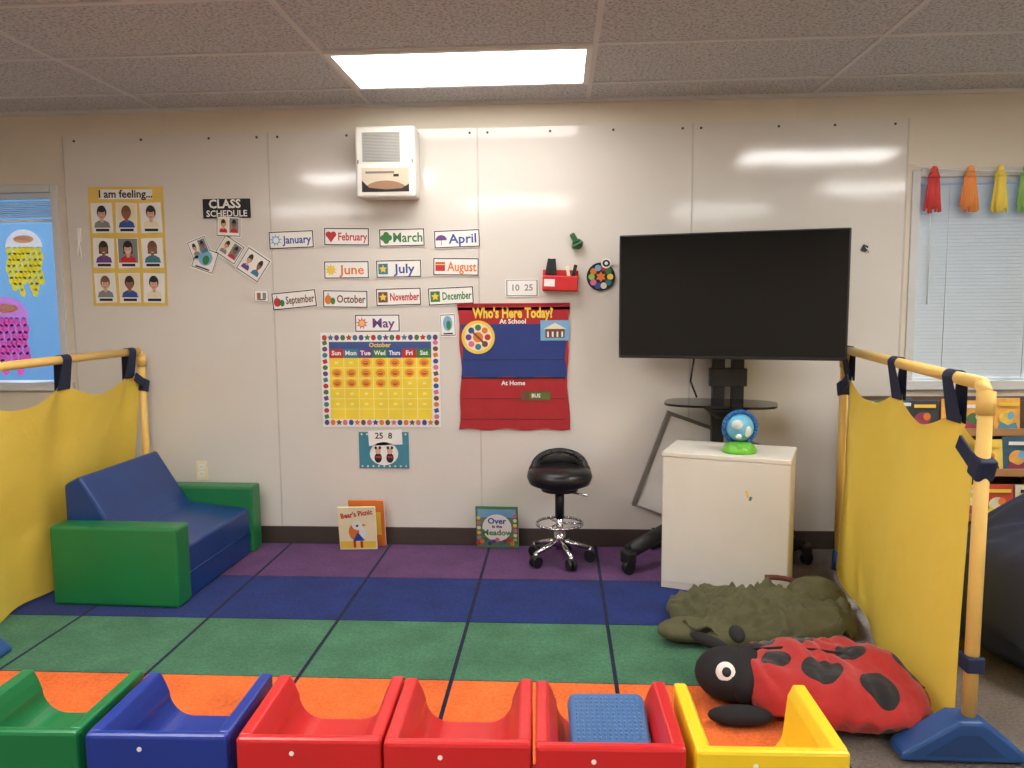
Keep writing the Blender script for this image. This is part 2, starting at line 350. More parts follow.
months=[('January',-1.539,1.797,'blue','sky'),('February',-1.216,1.81,'red','red'),('March',-.896,1.801,'green','green'),('April',-.58,1.79,'blue','purple'),
('June',-1.222,1.622,'orange','yellow'),('July',-.918,1.625,'blue','teal'),('August',-.588,1.633,'orange','red'),('September',-1.535,1.453,'brown','red'),
('October',-1.234,1.455,'brown','orange'),('November',-.923,1.465,'red','brown'),('December',-.62,1.468,'green','green'),('May',-1.05,1.315,'purple','pink')]
for i,(t,X,Z,c1,c2) in enumerate(months):
    tilt=[.03,-.02,.01,.03,0,.01,-.02,.09,-.02,.02,.04,0][i]
    w=MB('month_card',(X,WB,Z),(0,-tilt,0)); w.bb(-.133,.133,-.003,0,-.052,.052,WHITE)
    w.rect(0,0,.260,.098,-.0034,BLACK); w.rect(0,0,.248,.086,-.0038,WHITE)
    x0=-.09
    if i in (1,): 
        w.disc(x0-.014,.012,.017,.017,-.0045,INK[c2],14); w.disc(x0+.014,.012,.017,.017,-.0045,INK[c2],14); w.poly([(x0,-.034),(x0+.031,.01),(x0-.031,.01)],-.0047,INK[c2])
    elif i in (2,):
        for k in range(4): w.disc(x0+.017*math.cos(k*1.57),.017*math.sin(k*1.57),.017,.017,-.0045-.0001*k,INK[c2],14)
    elif i in (0,4,11): w.star(x0,0,.036,-.0045,INK[c2],9,.55); w.disc(x0,0,.016,.016,-.005,INK['yellow'] if i else WHITE,14)
    elif i in (3,): w.disc(x0,-.005,.032,.03,-.0045,INK[c2],16,0,math.pi); w.rect(x0,-.015,.003,.035,-.0048,BLACK)
    elif i in (7,8): w.disc(x0-.010,-.005,.021,.026,-.0045,INK[c2],16); w.disc(x0+.018,-.012,.014,.02,-.0048,INK['green'],14); w.rect(x0-.01,.026,.005,.015,-.0048,INK['green'])
    elif i in (6,): w.rect(x0,0,.055,.05,-.0045,INK['red']); w.rect(x0,.012,.05,.006,-.0048,INK['yellow'])
    else: w.rect(x0,0,.055,.06,-.0045,INK[c2]); w.star(x0,0,.024,-.0048,INK['yellow'],5,.5)
    w.text(t,.074 if len(t)<7 else .062,.034,-.002,-.0045,INK[c1],.0014,fit=.168)
    w.done()

# calendar
cols=['red','orange','green','blue','purple','pink','teal','brown']; k=0
w=MB('calendar_chart',(-1.039,WB,.985)); w.bb(-.35,.35,-.003,0,-.277,.277,WHITE)
for i in range(19):
    for z in (.247,-.25):
        c=INK[cols[(k*3)%8]]; x=-.325+i*.0361; k+=1
        (w.disc(x,z,.015,.017,-.004,c,8) if k%3 else w.star(x,z,.02,-.004,c,5,.5))
for i in range(13):
    for x in (-.325,.325):
        c=INK[cols[(k*3)%8]]; z=-.215+i*.036; k+=1
        (w.disc(x,z,.016,.015,-.004,c,8) if k%3 else w.rect(x,z,.026,.024,-.004,c,.3))
m_cy=mat('calendar_yellow',(242,212,58),.6); m_cl=mat('cal_line',(246,232,150),.6); m_pk=mat('sticker_pumpkin',(236,150,44),.6); m_pk2=mat('sticker_core',(196,84,36),.6)
w.rect(0,-.005,.60,.455,-.0035,m_cy)
w.rect(0,.202,.60,.042,-.0038,mat('cal_header_blue',(58,84,140),.6)); w.text('October',.036,0,.203,-.0046,INK['yellow'],.001)
for j,(t,c) in enumerate(zip(('Sun','Mon','Tue','Wed','Thurs','Fri','Sat'),('red','teal','purple','green','blue','red','green'))):
    x=-.257+.0857*j; w.rect(x,.155,.0857,.052,-.0042,INK[c]); w.text(t,.036,x,.157,-.0048,WHITE,.0012,fit=.066)
for i in range(1,7): w.rect(0,.132-.0605*i,.60,.004,-.0042,m_cl)
for j in range(1,7): w.rect(-.3+.0857*j,-.05,.004,.36,-.0042,m_cl)
for r_ in range(6):
    for j in range(7):
        x=-.257+.0857*j; z=.102-.0605*r_
        if (r_==0 and j>=2) or r_==1 or (r_==2 and j in(0,1,2,3,4)) : 
            w.disc(x,z,.029,.024,-.0046,m_pk,14); w.disc(x,z-.002,.016,.012,-.005,m_pk2,8); w.rect(x,z+.002,.02,.003,-.0052,INK['yellow'])
        elif r_<5: w.rect(x,z,.02,.012,-.0048,m_cl)
w.done()

# teal poster
w=MB('mouse_picture_poster',(-1.03,WB,.57)); w.bb(-.148,.148,-.003,0,-.108,.108,mat('poster_teal',(60,130,150),.6))
for i in range(9):
    for z in (.095,-.095): w.disc(-.13+.0325*i,z,.006,.006,-.0036,INK['cream'],8)
w.rect(.01,.075,.2,.09,-.004,WHITE,.05); w.text('25  8',.05,.0,.085,-.0046,BLACK,.001)
w.disc(0,-.02,.085,.07,-.004,WHITE,20)
for e in (-1,1):
    w.disc(e*.035,-.045,.022,.03,-.0044,BLACK,14); w.disc(e*.035,-.005,.017,.018,-.0046,INK['skin1'],12); w.disc(e*.048,.015,.008,.010,-.0048,BLACK,10); w.disc(e*.024,.015,.008,.010,-.0048,BLACK,10); w.rect(e*.035,-.04,.03,.012,-.005,INK['red'])
w.done()

# Who's here pocket chart
m_pr=mat('chart_red_fabric',(172,36,42),.75,bump=.2,bscale=40); m_pb=mat('chart_blue_fabric',(40,60,124),.75,bump=.2,bscale=40)
w=MB('attendance_pocket_chart',(-.265,WB-.003,1.056))
def outl(x0,x1,z0,z1,wv):
    P=[]; n=14
    for i in range(n): P.append((x0+(x1-x0)*i/n,z0+wv*math.sin(i*1.3)*.4))
    for i in range(n): P.append((x1-.8*wv*math.sin(math.pi*i/n)+wv*.3*math.sin(i*.9),z0+(z1-z0)*i/n))
    for i in range(n): P.append((x1-(x1-x0)*i/n,z1))
    for i in range(n): P.append((x0+wv*math.sin(math.pi*i/n)+wv*.3*math.sin(i*1.1),z1-(z1-z0)*i/n))
    return P
w.poly(outl(-.318,.325,-.36,.345,.016),-.006,m_pr,.006)
w.poly([(-.318,.33),(.325,.33),(.325,.365),(-.318,.365)],-.006,m_pr,.006)
w.poly(outl(-.302,.308,-.055,.25,.01),-.0075,m_pb,.001)
w.rect(0,-.06,.60,.008,-.009,BLACK); w.rect(0,.045,.58,.003,-.009,BLACK); w.rect(0,-.18,.60,.003,-.009,BLACK); w.rect(0,-.30,.60,.003,-.009,BLACK)
w.rod((-.318,-.004,.362),(.325,-.004,.362),.006,m_pr,8)
w.text("Who's Here Today?",.08,.0,.31,-.009,INK['yellow'],.003,fit=.46); w.text('At School',.038,0,.264,-.009,WHITE,.001); w.text('At Home',.036,0,-.09,-.009,WHITE,.001)
w.disc(-.2,.175,.096,.096,-.010,INK['yellow'],32); w.disc(-.2,.175,.078,.078,-.0105,INK['cream'],28)
for k in range(8): w.disc(-.2+.055*math.cos(k*.785),.175+.055*math.sin(k*.785),.018,.018,-.011,INK[cols[k]],10)
w.disc(-.2,.175,.03,.03,-.011,INK['orange'],12); w.rect(-.2,.175,.012,.09,-.0115,INK['brown'],.8)
w.rect(.24,.212,.165,.115,-.010,INK['sky']); w.rect(.24,.195,.11,.05,-.0105,INK['brown']); w.poly([(.175,.22),(.305,.22),(.24,.255)],-.0107,INK['cream'])
for k in range(4): w.rect(.2+.027*k,.19,.01,.03,-.0109,WHITE)
w.rect(.13,-.163,.17,.055,-.010,INK['brown']); w.rect(.15,-.163,.12,.04,-.0105,mat('tag_olive',(95,110,45),.6)); w.text('BUS',.03,.13,-.163,-.011,WHITE,.001)
w.done()

# magnets
w=MB('red_marker_basket',(.006,WB,1.564),(0,math.radians(2),0))
m_rb=mat('basket_red',(200,35,38),.4)
w.bb(-.1,.1,-.07,-.002,-.075,.01,m_rb,.008); w.bb(-.1,.1,-.012,0,-.075,.045,m_rb,.004)
for i,(x,z,a) in enumerate(((-.065,.06,.15),(-.04,.06,-.1),(.075,.03,.2),(.045,.02,-.2))):
    w.box((.03 if i<2 else .02,.02,.09),(x,-.04,z),BLACK if i!=3 else INK['cream'],.004,(0,a,0))
w.rect(-.06,-.03,.06,.04,-.071,WHITE); w.done()
w=MB('green_pushpin_magnet',(.093,WB,1.772)); g=mat('magnet_green',(40,95,50),.4)
w.cyl(.03,.03,.012,(.01,-.006,-.02),g,(math.pi/2,0,0)); w.box((.03,.03,.06),(-.01,-.025,.012),g,.008,(0,-.5,0)); w.box((.07,.03,.02),(.008,-.025,-.025),g,.006,(0,-.5,0)); w.done()
w=MB('colour_wheel_magnet',(.234,WB,1.568)); w.cyl(.08,.08,.008,(0,-.004,0),BLACK,(math.pi/2,0,0),32)
for k in range(10): w.disc(.052*math.cos(k*.628),.052*math.sin(k*.628),.018,.018,-.0086,INK[['yellow','green','red','sky','orange','lime','pink','blue','cream','teal'][k]],12)
w.star(0,0,.03,-.0088,INK['orange'],6,.6); w.disc(.03,.075,.03,.028,-.009,WHITE,14); w.disc(.03,.075,.022,.02,-.0095,BLACK,10); w.disc(.03,.075,.01,.01,-.01,WHITE,10); w.done()
w=MB('wall_hook',(-2.80,WB,1.86)); w.bb(-.012,.012,-.006,0,-.06,.02,WHITE,.002); w.rod((0,-.01,-.05),(.012,-.01,-.16),.004,WHITE,8); w.rod((0,-.01,-.05),(-.015,-.01,-.14),.004,WHITE,8); w.done()
w=MB('board_clip',(1.68,WB,1.71)); w.box((.03,.012,.035),(0,-.006,0),PLAST_BLACK,.003,(0,.4,0)); w.rod((0,-.01,.01),(.02,-.014,-.025),.004,CHROME,8); w.done()
w=MB('wall_outlet',(-2.133,WB,.445)); w.bb(-.035,.035,-.005,0,-.058,.058,INK['cream'],.002)
for z in (.022,-.022):
    w.bb(-.017,.017,-.007,-.004,z-.014,z+.014,WHITE,.003)
    for x in (-.006,.006): w.rect(x,z,.002,.009,-.0076,BLACK)
w.done()

# ---------------------------------------------------------------- wall unit
m_pw=mat('plastic_offwhite',(226,222,212),.4,var=.02)
w=MB('wall_projector_speaker',(-.95,WB,2.2))
w.bb(-.165,.165,-.15,0,-.19,.19,m_pw,.012)
w.bb(-.125,.085,-.153,-.148,-.0,.155,mat('grille_grey',(168,166,158),.5))
m_gd=mat('grille_dark',(120,118,112),.6)
for k in range(20): w.rect(-.02,.006+.0078*k,.2,.0025,-.1535,m_gd)
w.bb(-.14,.14,-.152,-.148,-.172,-.025,m_pw,.002)
w.rect(0,-.098,.262,.13,-.1525,mat('recess_pale',(205,190,165),.35))
w.disc(0,-.162,.125,.06,-.1530,mat('speaker_reflection_tan',(150,112,80),.35),20,0,math.pi)  # brown reflection in the opening, painted as a tan half disc
w.poly([(-.131,-.163),(.131,-.163),(.131,-.12),(.09,-.145),(0,-.15),(-.09,-.14),(-.131,-.10)],-.1535,BLACK)
w.rect(-.03,-.058,.16,.012,-.1534,m_gd); w.rect(0.06,-.075,.03,.014,-.1534,BLACK)
for e in (-1,1): w.rect(e*.15,0,.008,.02,-.1508,m_gd)
w.done()

# ---------------------------------------------------------------- TV and stand
ty=math.radians(-15)
w=MB('flat_screen_tv',(.872,-.385,1.452),(0,0,ty))
w.bb(-.568,.568,-.02,.02,-.325,.325,PLAST_BLACK,.006); w.bb(-.35,.35,.015,.05,-.22,.2,PLAST_BLACK,.01)
m_scr=mat('tv_screen',(7,7,8),.08,var=0,spec=.4); w.bb(-.558,.558,-.022,-.019,-.308,.317,m_scr)
w.box((.22,.035,.26),(0.02,.066,0),PLAST_BLACK,.004)
w.done()
m_st=mat('stand_black_metal',(28,28,30),.45)
w=MB('rolling_tv_stand',(.93,-.12,FZ))
w.bb(-.085,-.02,-.02,.03,.06,1.4,m_st,.004); w.bb(.02,.085,-.02,.03,.06,1.4,m_st,.004); w.bb(-.10,.10,-.025,.035,.95,1.05,m_st,.004)
w.box((.1,.13,.06),(-.02,-.09,1.38),m_st,.004,(0,0,ty))
t=bmesh.new(); fc=t.faces.new([t.verts.new((.29*math.copysign(abs(math.cos(2*math.pi*i/32))**.6,math.cos(2*math.pi*i/32)),.17*math.copysign(abs(math.sin(2*math.pi*i/32))**.6,math.sin(2*math.pi*i/32)),0)) for i in range(32)])
r_=bmesh.ops.extrude_face_region(t,geom=[fc]); bmesh.ops.translate(t,vec=(0,0,.012),verts=[g for g in r_['geom'] if isinstance(g,bmesh.types.BMVert)])
bmesh.ops.recalc_face_normals(t,faces=t.faces)
w.add(t,mat('stand_shelf_glass',(20,20,22),.1),Matrix.Translation((-.08,-.2,.872))@Matrix.Rotation(ty,4,'Z'))
w.box((.2,.2,.03),(-.03,-.1,.86),m_st,.004); w.lathe([(.0,-.06),(.05,-.055),(.12,0),(.12,.01),(.0,.01)],(-.03,-.1,.84),m_st)
w.tube([(-.2,-.06,.20),(-.34,-.13,.17),(-.56,-.33,.11)],.040,m_st,12); w.rod((-.05,0,.25),(-.2,-.06,.2),.036,m_st,12)
w.box((.06,.08,.07),(-.57,-.35,.085),m_st,.012,(0,0,.5)); w.cyl(.036,.036,.03,(-.57,-.37,.036),PLAST_BLACK,(math.pi/2,0,.6))
w.rod((0,0,.1),(.40,-.16,.10),.03,m_st,10); w.box((.05,.07,.05),(.40,-.17,.085),m_st,.01); w.cyl(.035,.035,.03,(.40,-.18,.035),PLAST_BLACK,(math.pi/2,0,.6))
for (x,y) in ((-.4,.06),(.4,.06)):
    w.rod((0,0,.1),(x,y,.10),.025,m_st,10); w.cyl(.035,.035,.03,(x,y,.035),PLAST_BLACK,(math.pi/2,0,.2))
w.tube([(-.22,-.2,1.12),(-.24,-.22,1.0),(-.2,-.18,.91)],.005,PLAST_BLACK,8)
w.done()

w=MB('leaning_folded_table',(.84,-.052,.43),(0,math.radians(20),0))
w.bb(-.33,.3,-.018,.012,-.29,.27,mat('panel_white',(216,212,204),.4),.004); w.bb(-.345,-.32,-.024,.016,-.30,.28,mat('panel_edge_grey',(110,104,96),.5),.003)
w.bb(-.34,.3,-.022,.016,.262,.28,MC['panel_edge_grey'],.003); w.done()

# cabinet
m_cab=mat('cabinet_white',(228,222,208),.45,var=.03,vscale=4)
cy=math.radians(-20)
cw,cdp,ch=.595,.36,.685
w=MB('white_cabinet',(.505,-.67,FZ),(0,0,cy))
w.bb(0,cw,.0,cdp,.0,ch,m_cab,.004)
w.bb(-.004,cw+.004,-.006,cdp+.004,ch-.022,ch+.001,m_cab,.004); w.bb(.004,cw-.004,-.004,.0,.034,ch-.026,m_cab,.002)
w.box((.012,.003,.02),(.42,-.005,.49),INK['teal'],0,(0,.4,0)); w.box((.01,.003,.035),(.405,-.005,.51),INK['yellow'],0,(0,-.3,0))
w.done()
# globe toy
w=MB('learning_globe_toy',(.875,-.67,FZ+ch+.001))
g=mat('toy_green',(110,190,60),.35); bl=mat('toy_blue',(35,100,170),.35)
w.lathe([(.0,0),(.08,0),(.084,.012),(.07,.035),(.045,.05),(0,.052)],(0,0,0),g)
w.bb(-.03,.03,-.072,-.04,.01,.04,g,.008)
w.ell((0,0,.12),(.066,.066,.066),mat('toy_ocean',(110,190,220),.3))
ml=mat('toy_land',(225,232,226),.4)
for (x,z,rx,rz) in ((-.02,.02,.03,.025),(.025,-.01,.02,.03),(-.015,-.035,.015,.015)):
    w.ell((x,-.045,.12+z),(rx,.026,rz),ml,seg=14)
N=28
for i in range(N):
    a=2*math.pi*i/N; c=2*math.pi*(i+1)/N
    w.rod((.078*math.cos(a),-.0,.12+.078*math.sin(a)),(.078*math.cos(c),-.0,.12+.078*math.sin(c)),.010,bl,8)
w.done()

# ---------------------------------------------------------------- stool
m_lea=mat('leather_black',(22,21,22),.35,bump=.05,bscale=80)
w=MB('swivel_stool',(.0,-.30,FZ))
w.lathe([(0,.425),(.13,.425),(.165,.44),(.178,.475),(.172,.505),(.14,.525),(0,.52)],(0,0,0),m_lea)
def bk(u,v,rr,s_):
    a=math.radians(20+140*u); rr=rr+s_*math.sin(math.pi*v); return (rr*math.cos(a),rr*math.sin(a),.50+.085*v*(math.sin(math.pi*u)**.5 if 0<u<1 else 0))
w.grid(lambda u,v:bk(u,v,.165,.018),24,6,m_lea); w.grid(lambda u,v:bk(1-u,v,.135,-.008),24,6,m_lea)
w.tube([bk(i/24,1,.152,0) for i in range(25)],.020,m_lea,10)
w.cyl(.10,.10,.02,(0,0,.41),PLAST_BLACK); w.cyl(.025,.025,.17,(0,0,.33),PLAST_BLACK); w.cyl(.02,.02,.2,(0,0,.17),CHROME); w.cyl(.035,.03,.08,(0,0,.13),CHROME)
w.rod((.02,0,.395),(.15,-.06,.385),.006,CHROME,8)
for i in range(28):
    a=2*math.pi*i/28; c=2*math.pi*(i+1)/28; w.rod((.125*math.cos(a),.125*math.sin(a),.215),(.125*math.cos(c),.125*math.sin(c),.215),.008,CHROME,8)
for k in range(3): w.rod((0,0,.215),(.125*math.cos(k*2.09),.125*math.sin(k*2.09),.215),.006,CHROME,8)
for k in range(5):
    a=k*2*math.pi/5-1.2; x,y=.165*math.cos(a),.165*math.sin(a)
    w.rod((0,0,.12),(x,y,.075),.016,CHROME,10,.012); w.cyl(.012,.012,.03,(x,y,.065),CHROME)
    for e in (-1,1): w.cyl(.031,.031,.016,(x+e*.014*math.sin(a),y-e*.014*math.cos(a),.031),PLAST_BLACK,(math.pi/2,0,a),16)
    w.box((.038,.038,.03),(x,y,.05),PLAST_BLACK,.006)
w.done()

# ---------------------------------------------------------------- books on floor
m_cc=mat('cover_cream',(240,226,184),.4)
def book(name,X,Y,ww,hh,cov,lean,rz,paint):
    w=MB(name,(X,Y,FZ+.001),(-lean,0,rz)); w.bb(-ww/2,ww/2,-.006,.006,0,hh,cov,.002); w.bb(-ww/2+.004,ww/2+.001,-.004,.004,.004,hh-.004,WHITE)
    paint(w,ww,hh); w.done()
def p1(w,a,h):
    w.rect(0,h*.5,a*.94,h*.94,-.0068,m_cc); w.rect(0,h*.12,a*.94,h*.16,-.007,INK['yellow']); w.text("Bear's Picnic",.045,0,h*.84,-.0072,INK['red'],.0015,.15,fit=a*.85)
    w.disc(0,h*.38,.05,.055,-.0072,WHITE,14); w.disc(-.02,h*.42,.03,.05,-.0073,INK['orange'],14); w.disc(0,h*.58,.03,.03,-.0074,WHITE,14); w.disc(.0,h*.57,.008,.008,-.0078,BLACK,8); w.poly([(-.03,h*.2),(.04,h*.22),(.0,h*.42)],-.0076,INK['blue']); w.poly([(0.03,h*.62),(.055,h*.58),(.03,h*.56)],-.0078,INK['orange'])
    w.rect(-.02,h*.13,.015,h*.16,-.0078,INK['red']); w.rect(.02,h*.13,.015,h*.16,-.0078,INK['red'])
def p2(w,a,h): w.rect(0,h*.5,a*.8,h*.5,-.0068,INK['yellow']); w.disc(0,h*.5,.05,.06,-.0072,INK['red'],12)
def p3(w,a,h):
    w.rect(0,h*.5,a*.96,h*.96,-.0068,mat('cover_meadow',(96,124,96),.4)); w.rect(0,h*.85,a*.9,h*.2,-.007,INK['sky'])
    w.disc(0,h*.5,.085,.085,-.0072,WHITE,20); w.text('Over',.05,0,h*.66,-.0076,INK['blue'],.0015); w.text('in the',.025,0,h*.53,-.0076,BLACK,.001); w.text('Meadow',.05,0,h*.38,-.0076,INK['green'],.0015)
    for k in range(11): w.disc(-.11+.022*k,h*.12+.012*(k%3),.014,.014,-.0078,INK[cols[k%8]],8); w.disc(-.105 if k%2 else .105,h*.2+.06*h*k,.012,.012,-.0078,INK[['yellow','pink','cream'][k%3]],8)
book('picture_book',-1.125,-.06,.21,.285,INK['orange'],-.14,.0,p2)
book('picture_book',-1.165,-.13,.215,.27,m_cc,-.2,.08,p1)
book('picture_book',-.36,-.075,.245,.26,INK['green'],-.18,-.03,p3)

# ---------------------------------------------------------------- kids sofa
m_vg=mat('vinyl_green',(28,114,62),.35,var=.1,vscale=3,bump=.08,bscale=6); m_vb=mat('vinyl_blue',(24,58,118),.33,var=.12,vscale=3,bump=.16,bscale=7)
w=MB('kids_sofa',(-2.09,-.56,FZ),(0,0,math.radians(-2.0)))
xb=-.305
w.bb(xb,.325,-.475,-.35,0,.385,m_vg,.014); w.bb(xb,.325,.35,.475,0,.385,m_vg,.014)
def yp(pts): w.poly(pts,-.349,m_vb,.698,bev=.014)
yp([(xb,0),(.31,0),(.31,.265),(-.02,.30),(xb,.30)])
yp([(xb,.29),(-.02,.29),(-.06,.33),(-.225,.595),(xb,.555)])
w.rod((.312,-.34,.13),(.312,.34,.13),.003,m_vb,6)
w.done()

# ---------------------------------------------------------------- dividers
m_pvc=mat('pvc_yellow',(238,196,108),.4,var=.03); m_fab=bpy.data.materials.new('fabric_yellow'); m_fab.use_nodes=True
nt=m_fab.node_tree; b=nt.nodes['Principled BSDF']; b.inputs['Roughness'].default_value=.7
tc=nt.nodes.new('ShaderNodeTexCoord'); n=nt.nodes.new('ShaderNodeTexNoise'); n.inputs['Scale'].default_value=3; n.inputs['Detail'].default_value=4; nt.links.new(tc.outputs['Object'],n.inputs['Vector'])
r=nt.nodes.new('ShaderNodeValToRGB'); r.color_ramp.elements[0].color=rgb((240,204,72)); r.color_ramp.elements[1].color=rgb((250,220,98)); nt.links.new(n.outputs['Fac'],r.inputs['Fac']); nt.links.new(r.outputs['Color'],b.inputs['Base Color'])
bp=nt.nodes.new('ShaderNodeBump'); bp.inputs['Strength'].default_value=.6; bp.inputs['Distance'].default_value=.06; nt.links.new(n.outputs['Fac'],bp.inputs['Height']); nt.links.new(bp.outputs['Normal'],b.inputs['Normal'])
tr=nt.nodes.new('ShaderNodeBsdfTranslucent'); nt.links.new(r.outputs['Color'],tr.inputs[0]); mx=nt.nodes.new('ShaderNodeMixShader'); mx.inputs[0].default_value=.2
nt.links.new(b.outputs[0],mx.inputs[1]); nt.links.new(tr.outputs[0],mx.inputs[2]); nt.links.new(mx.outputs[0],nt.nodes['Material Output'].inputs[0])
m_nv=mat('webbing_navy',(24,34,66),.7); m_ft=mat('foot_blue',(40,78,134),.4)
def divider(name,A,B,zr,loops,side,bulge,k0=22,fx=0):
    ax,ay=A; bx,by=B; w=MB(name,(ax,ay,.009)); dx,dy=bx-ax,by-ay; rp=.021; zr-=.009
    w.tube([(0,0,.08),(0,0,zr-.03),(dx*.02,dy*.02,zr),(dx*.98,dy*.98,zr),(dx,dy,zr-.03),(dx,dy,.08)],rp,m_pvc,16)
    for (x,y) in ((0,0),(dx,dy)):
        w.rod((x,y,zr-.09),(x,y,zr-.02),rp*1.25,m_pvc,16)
        T=Matrix.Translation((x+fx,y,0))
        if (x,y)!=(0,0):
            w.poly([(-.19,0),(.19,0),(.185,.025),(.055,.13),(-.02,.13),(-.185,.025)],-.05,m_ft,.10,T,bev=.01)
            w.poly([(-.12,.022),(.12,.022),(.04,.09),(-.02,.09)],-.053,mat('foot_blue_recess',(30,62,112),.5),.0,T)
        else: w.rod((x,y,0),(x,y,.1),.03,m_ft)
    L=[l/abs(dy) for l in loops]
    def top(u):
        ds=min(abs(u-l) for l in L); return zr-.12-.085*math.sin(min(1,(ds/.2))*math.pi/2)
    def P(u,v):
        uu=.02+.94*u; z0=top(uu); z=z0+(.02-z0)*v
        # gathers run down from each webbing loop and fan out
        g_=0
        for l in L:
            d=(uu-l)/(.03+.16*v); g_+=math.exp(-d*d)*(.022*(1-v)**.7)
        bx_=side*bulge(uu,v)+.012*math.sin(uu*k0+v*2)*(.25+v*.7)+.012*math.sin(uu*9+v*3.5+1)*v-side*g_
        return (dx*uu+bx_,dy*uu,z)
    w.grid(P,110,34,m_fab)
    w.grid(lambda u,v:Vector(P(u,v*.03))+Vector((side*.002,0,0)),110,1,m_fab)
    for l in L:
        zt=top(l)
        for s_ in (-1,1):
            w.grid(lambda u,v,s_=s_,l=l,zt=zt:(dx*l+s_*(rp+.004)*(1-v*.75)-side*.012*v,dy*l+(u-.5)*(.07+.035*v),zr-(zr-zt+.03)*v),1,6,m_nv)
        w.grid(lambda u,v,l=l:(dx*l+(rp+.004)*math.cos(math.pi*v),dy*l+(u-.5)*.07,zr+(rp+.004)*math.sin(math.pi*v)),1,10,m_nv)
    for (x,y,dz,sg) in ((0,0,.2,-1),(dx,dy,.25,1)):
        w.box((.055,.06,.07),(x,y,zr-dz),m_nv,.006,(0.35*sg,0,0))
        w.box((.010,.13,.05),(x+side*.02,y+sg*.05,zr-dz+.03),m_nv,.003,(0.5*sg,0,0))
    w.box((.055,.06,.05),(dx,dy,.30),m_nv,.006)
    return w.done()
divider('fabric_room_divider',(-2.43,-.09),(-2.45,-1.56),1.165,[.12,.70,1.33],1,lambda u,v:-.07*min(1,v*1.6)**1.2*(1 if u<.66 else max(0,1-(u-.66)*3.2)))
divider('fabric_room_divider',(1.47,-.37),(1.27,-2.09),1.172,[.06,.86,1.47],-1,lambda u,v:(.01+.05*math.sin(math.pi*u))*v+.03*math.sin(math.pi*v)*math.sin(math.pi*u),15,-.03)

# ---------------------------------------------------------------- bookshelf right
m_wd=mat('shelf_wood',(172,128,82),.5,var=.12,vscale=6); m_te=mat('shelf_backing_brown',(96,74,56),.6)
DC=[mat('cover_%d'%i,c,.45,var=.2,vscale=14) for i,c in enumerate([(190,66,48),(60,96,116),(226,168,80),(70,110,66),(48,52,60),(224,212,184),(204,120,60),(84,140,170),(150,64,86),(232,200,90)])]
w=MB('picture_book_display_shelf',(2.08,-.30,0))
W_=.46
for e in (-1,1): w.bb(e*W_-.012,e*W_+.012,-.22,.2,0,.90,m_wd,.003)
w.bb(-W_,W_,.18,.2,0,.90,m_te)
for i,z in enumerate((.09,.31,.53,.73)):
    yb=-.19+.07*i; w.bb(-W_,W_,yb,.18,z-.018,z,m_wd,.002); w.bb(-W_,W_,yb-.012,yb,z-.02,z+.02,m_wd,.003); w.bb(-W_,W_,yb+.05,yb+.06,z,z+.16,m_te)
    x=-W_+.075; q=0
    while x<W_-.06:
        ww=.11+.05*random.random(); hh=.155+.035*random.random(); c=random.choice(DC); ta=.06*(random.random()-.5)
        w.box((ww,.010,hh),(x,yb+.022+.006*(q%2),z+hh/2+.003),c,.002,(-.10,ta,0))
        yy=yb+.008+.002*(q%2)
        w.rect(x,z+hh*.84,ww*.75,.018,yy,random.choice([WHITE,INK['yellow'],BLACK])); w.disc(x-.01,z+hh*.42,ww*.28,hh*.22,yy,random.choice(DC),14); w.disc(x+.012,z+hh*.5,ww*.13,hh*.13,yy-.001,random.choice([INK['skin1'],INK['cream'],INK['orange'],INK['sky']]),10)
        w.poly([(x-ww*.4,z+.012),(x+ww*.4,z+.012),(x+ww*.3,z+.05),(x,z+.035),(x-ww*.3,z+.055)],yy-.0005,random.choice(DC))
        x+=ww+.002; q+=1
w.done()
m_nb=mat('beanbag_navy',(34,42,68),.6,bump=.1,bscale=10)
def blob(name,loc,rot,a,bb,h,m,amp,fs,p=2.4,extra=None,shape=None,ridge=0):
    w=MB(name,loc,rot)
    def P(u,v):
        th=2*math.pi*u; ph=math.pi*(v-.5); ce=abs(math.cos(ph))**.8
        x=a*ce*math.copysign(abs(math.cos(th))**(2/p),math.cos(th)); y=bb*ce*math.copysign(abs(math.sin(th))**(2/p),math.sin(th)); s_=math.sin(ph)
        z=h*.35+(h*.65*s_ if s_>0 else h*.35*s_)
        n_=noise.noise(Vector((x,y,z))*fs+Vector(loc)*3); n2=noise.noise(Vector((x*2.2+y,y*.8,z))*fs*1.5+Vector((5,1,2)))
        k=1+amp*n_*.6
        if shape: z=z*shape(x/a,y/bb)
        rg=0
        if ridge and s_>-.5:
            q=noise.noise(Vector((x*1.2-y*2.4,x*.8+y*.5,3.1))*fs*1.3); rg=ridge*(.35-min(.5,abs(q)*1.8))
        return (x*k,y*k,max(0,z+rg+(amp*h*(n_+.9*(abs(n2)*2-.4)) if s_>-.5 else 0)))
    w.grid(P,140,60,m)
    if extra: extra(w)
    bmesh.ops.remove_doubles(w.bm,verts=w.bm.verts,dist=.0005)
    return w.done()
blob('navy_beanbag',(1.96,-1.45,0),(0,0,.3),.38,.5,.62,m_nb,.10,2.5)

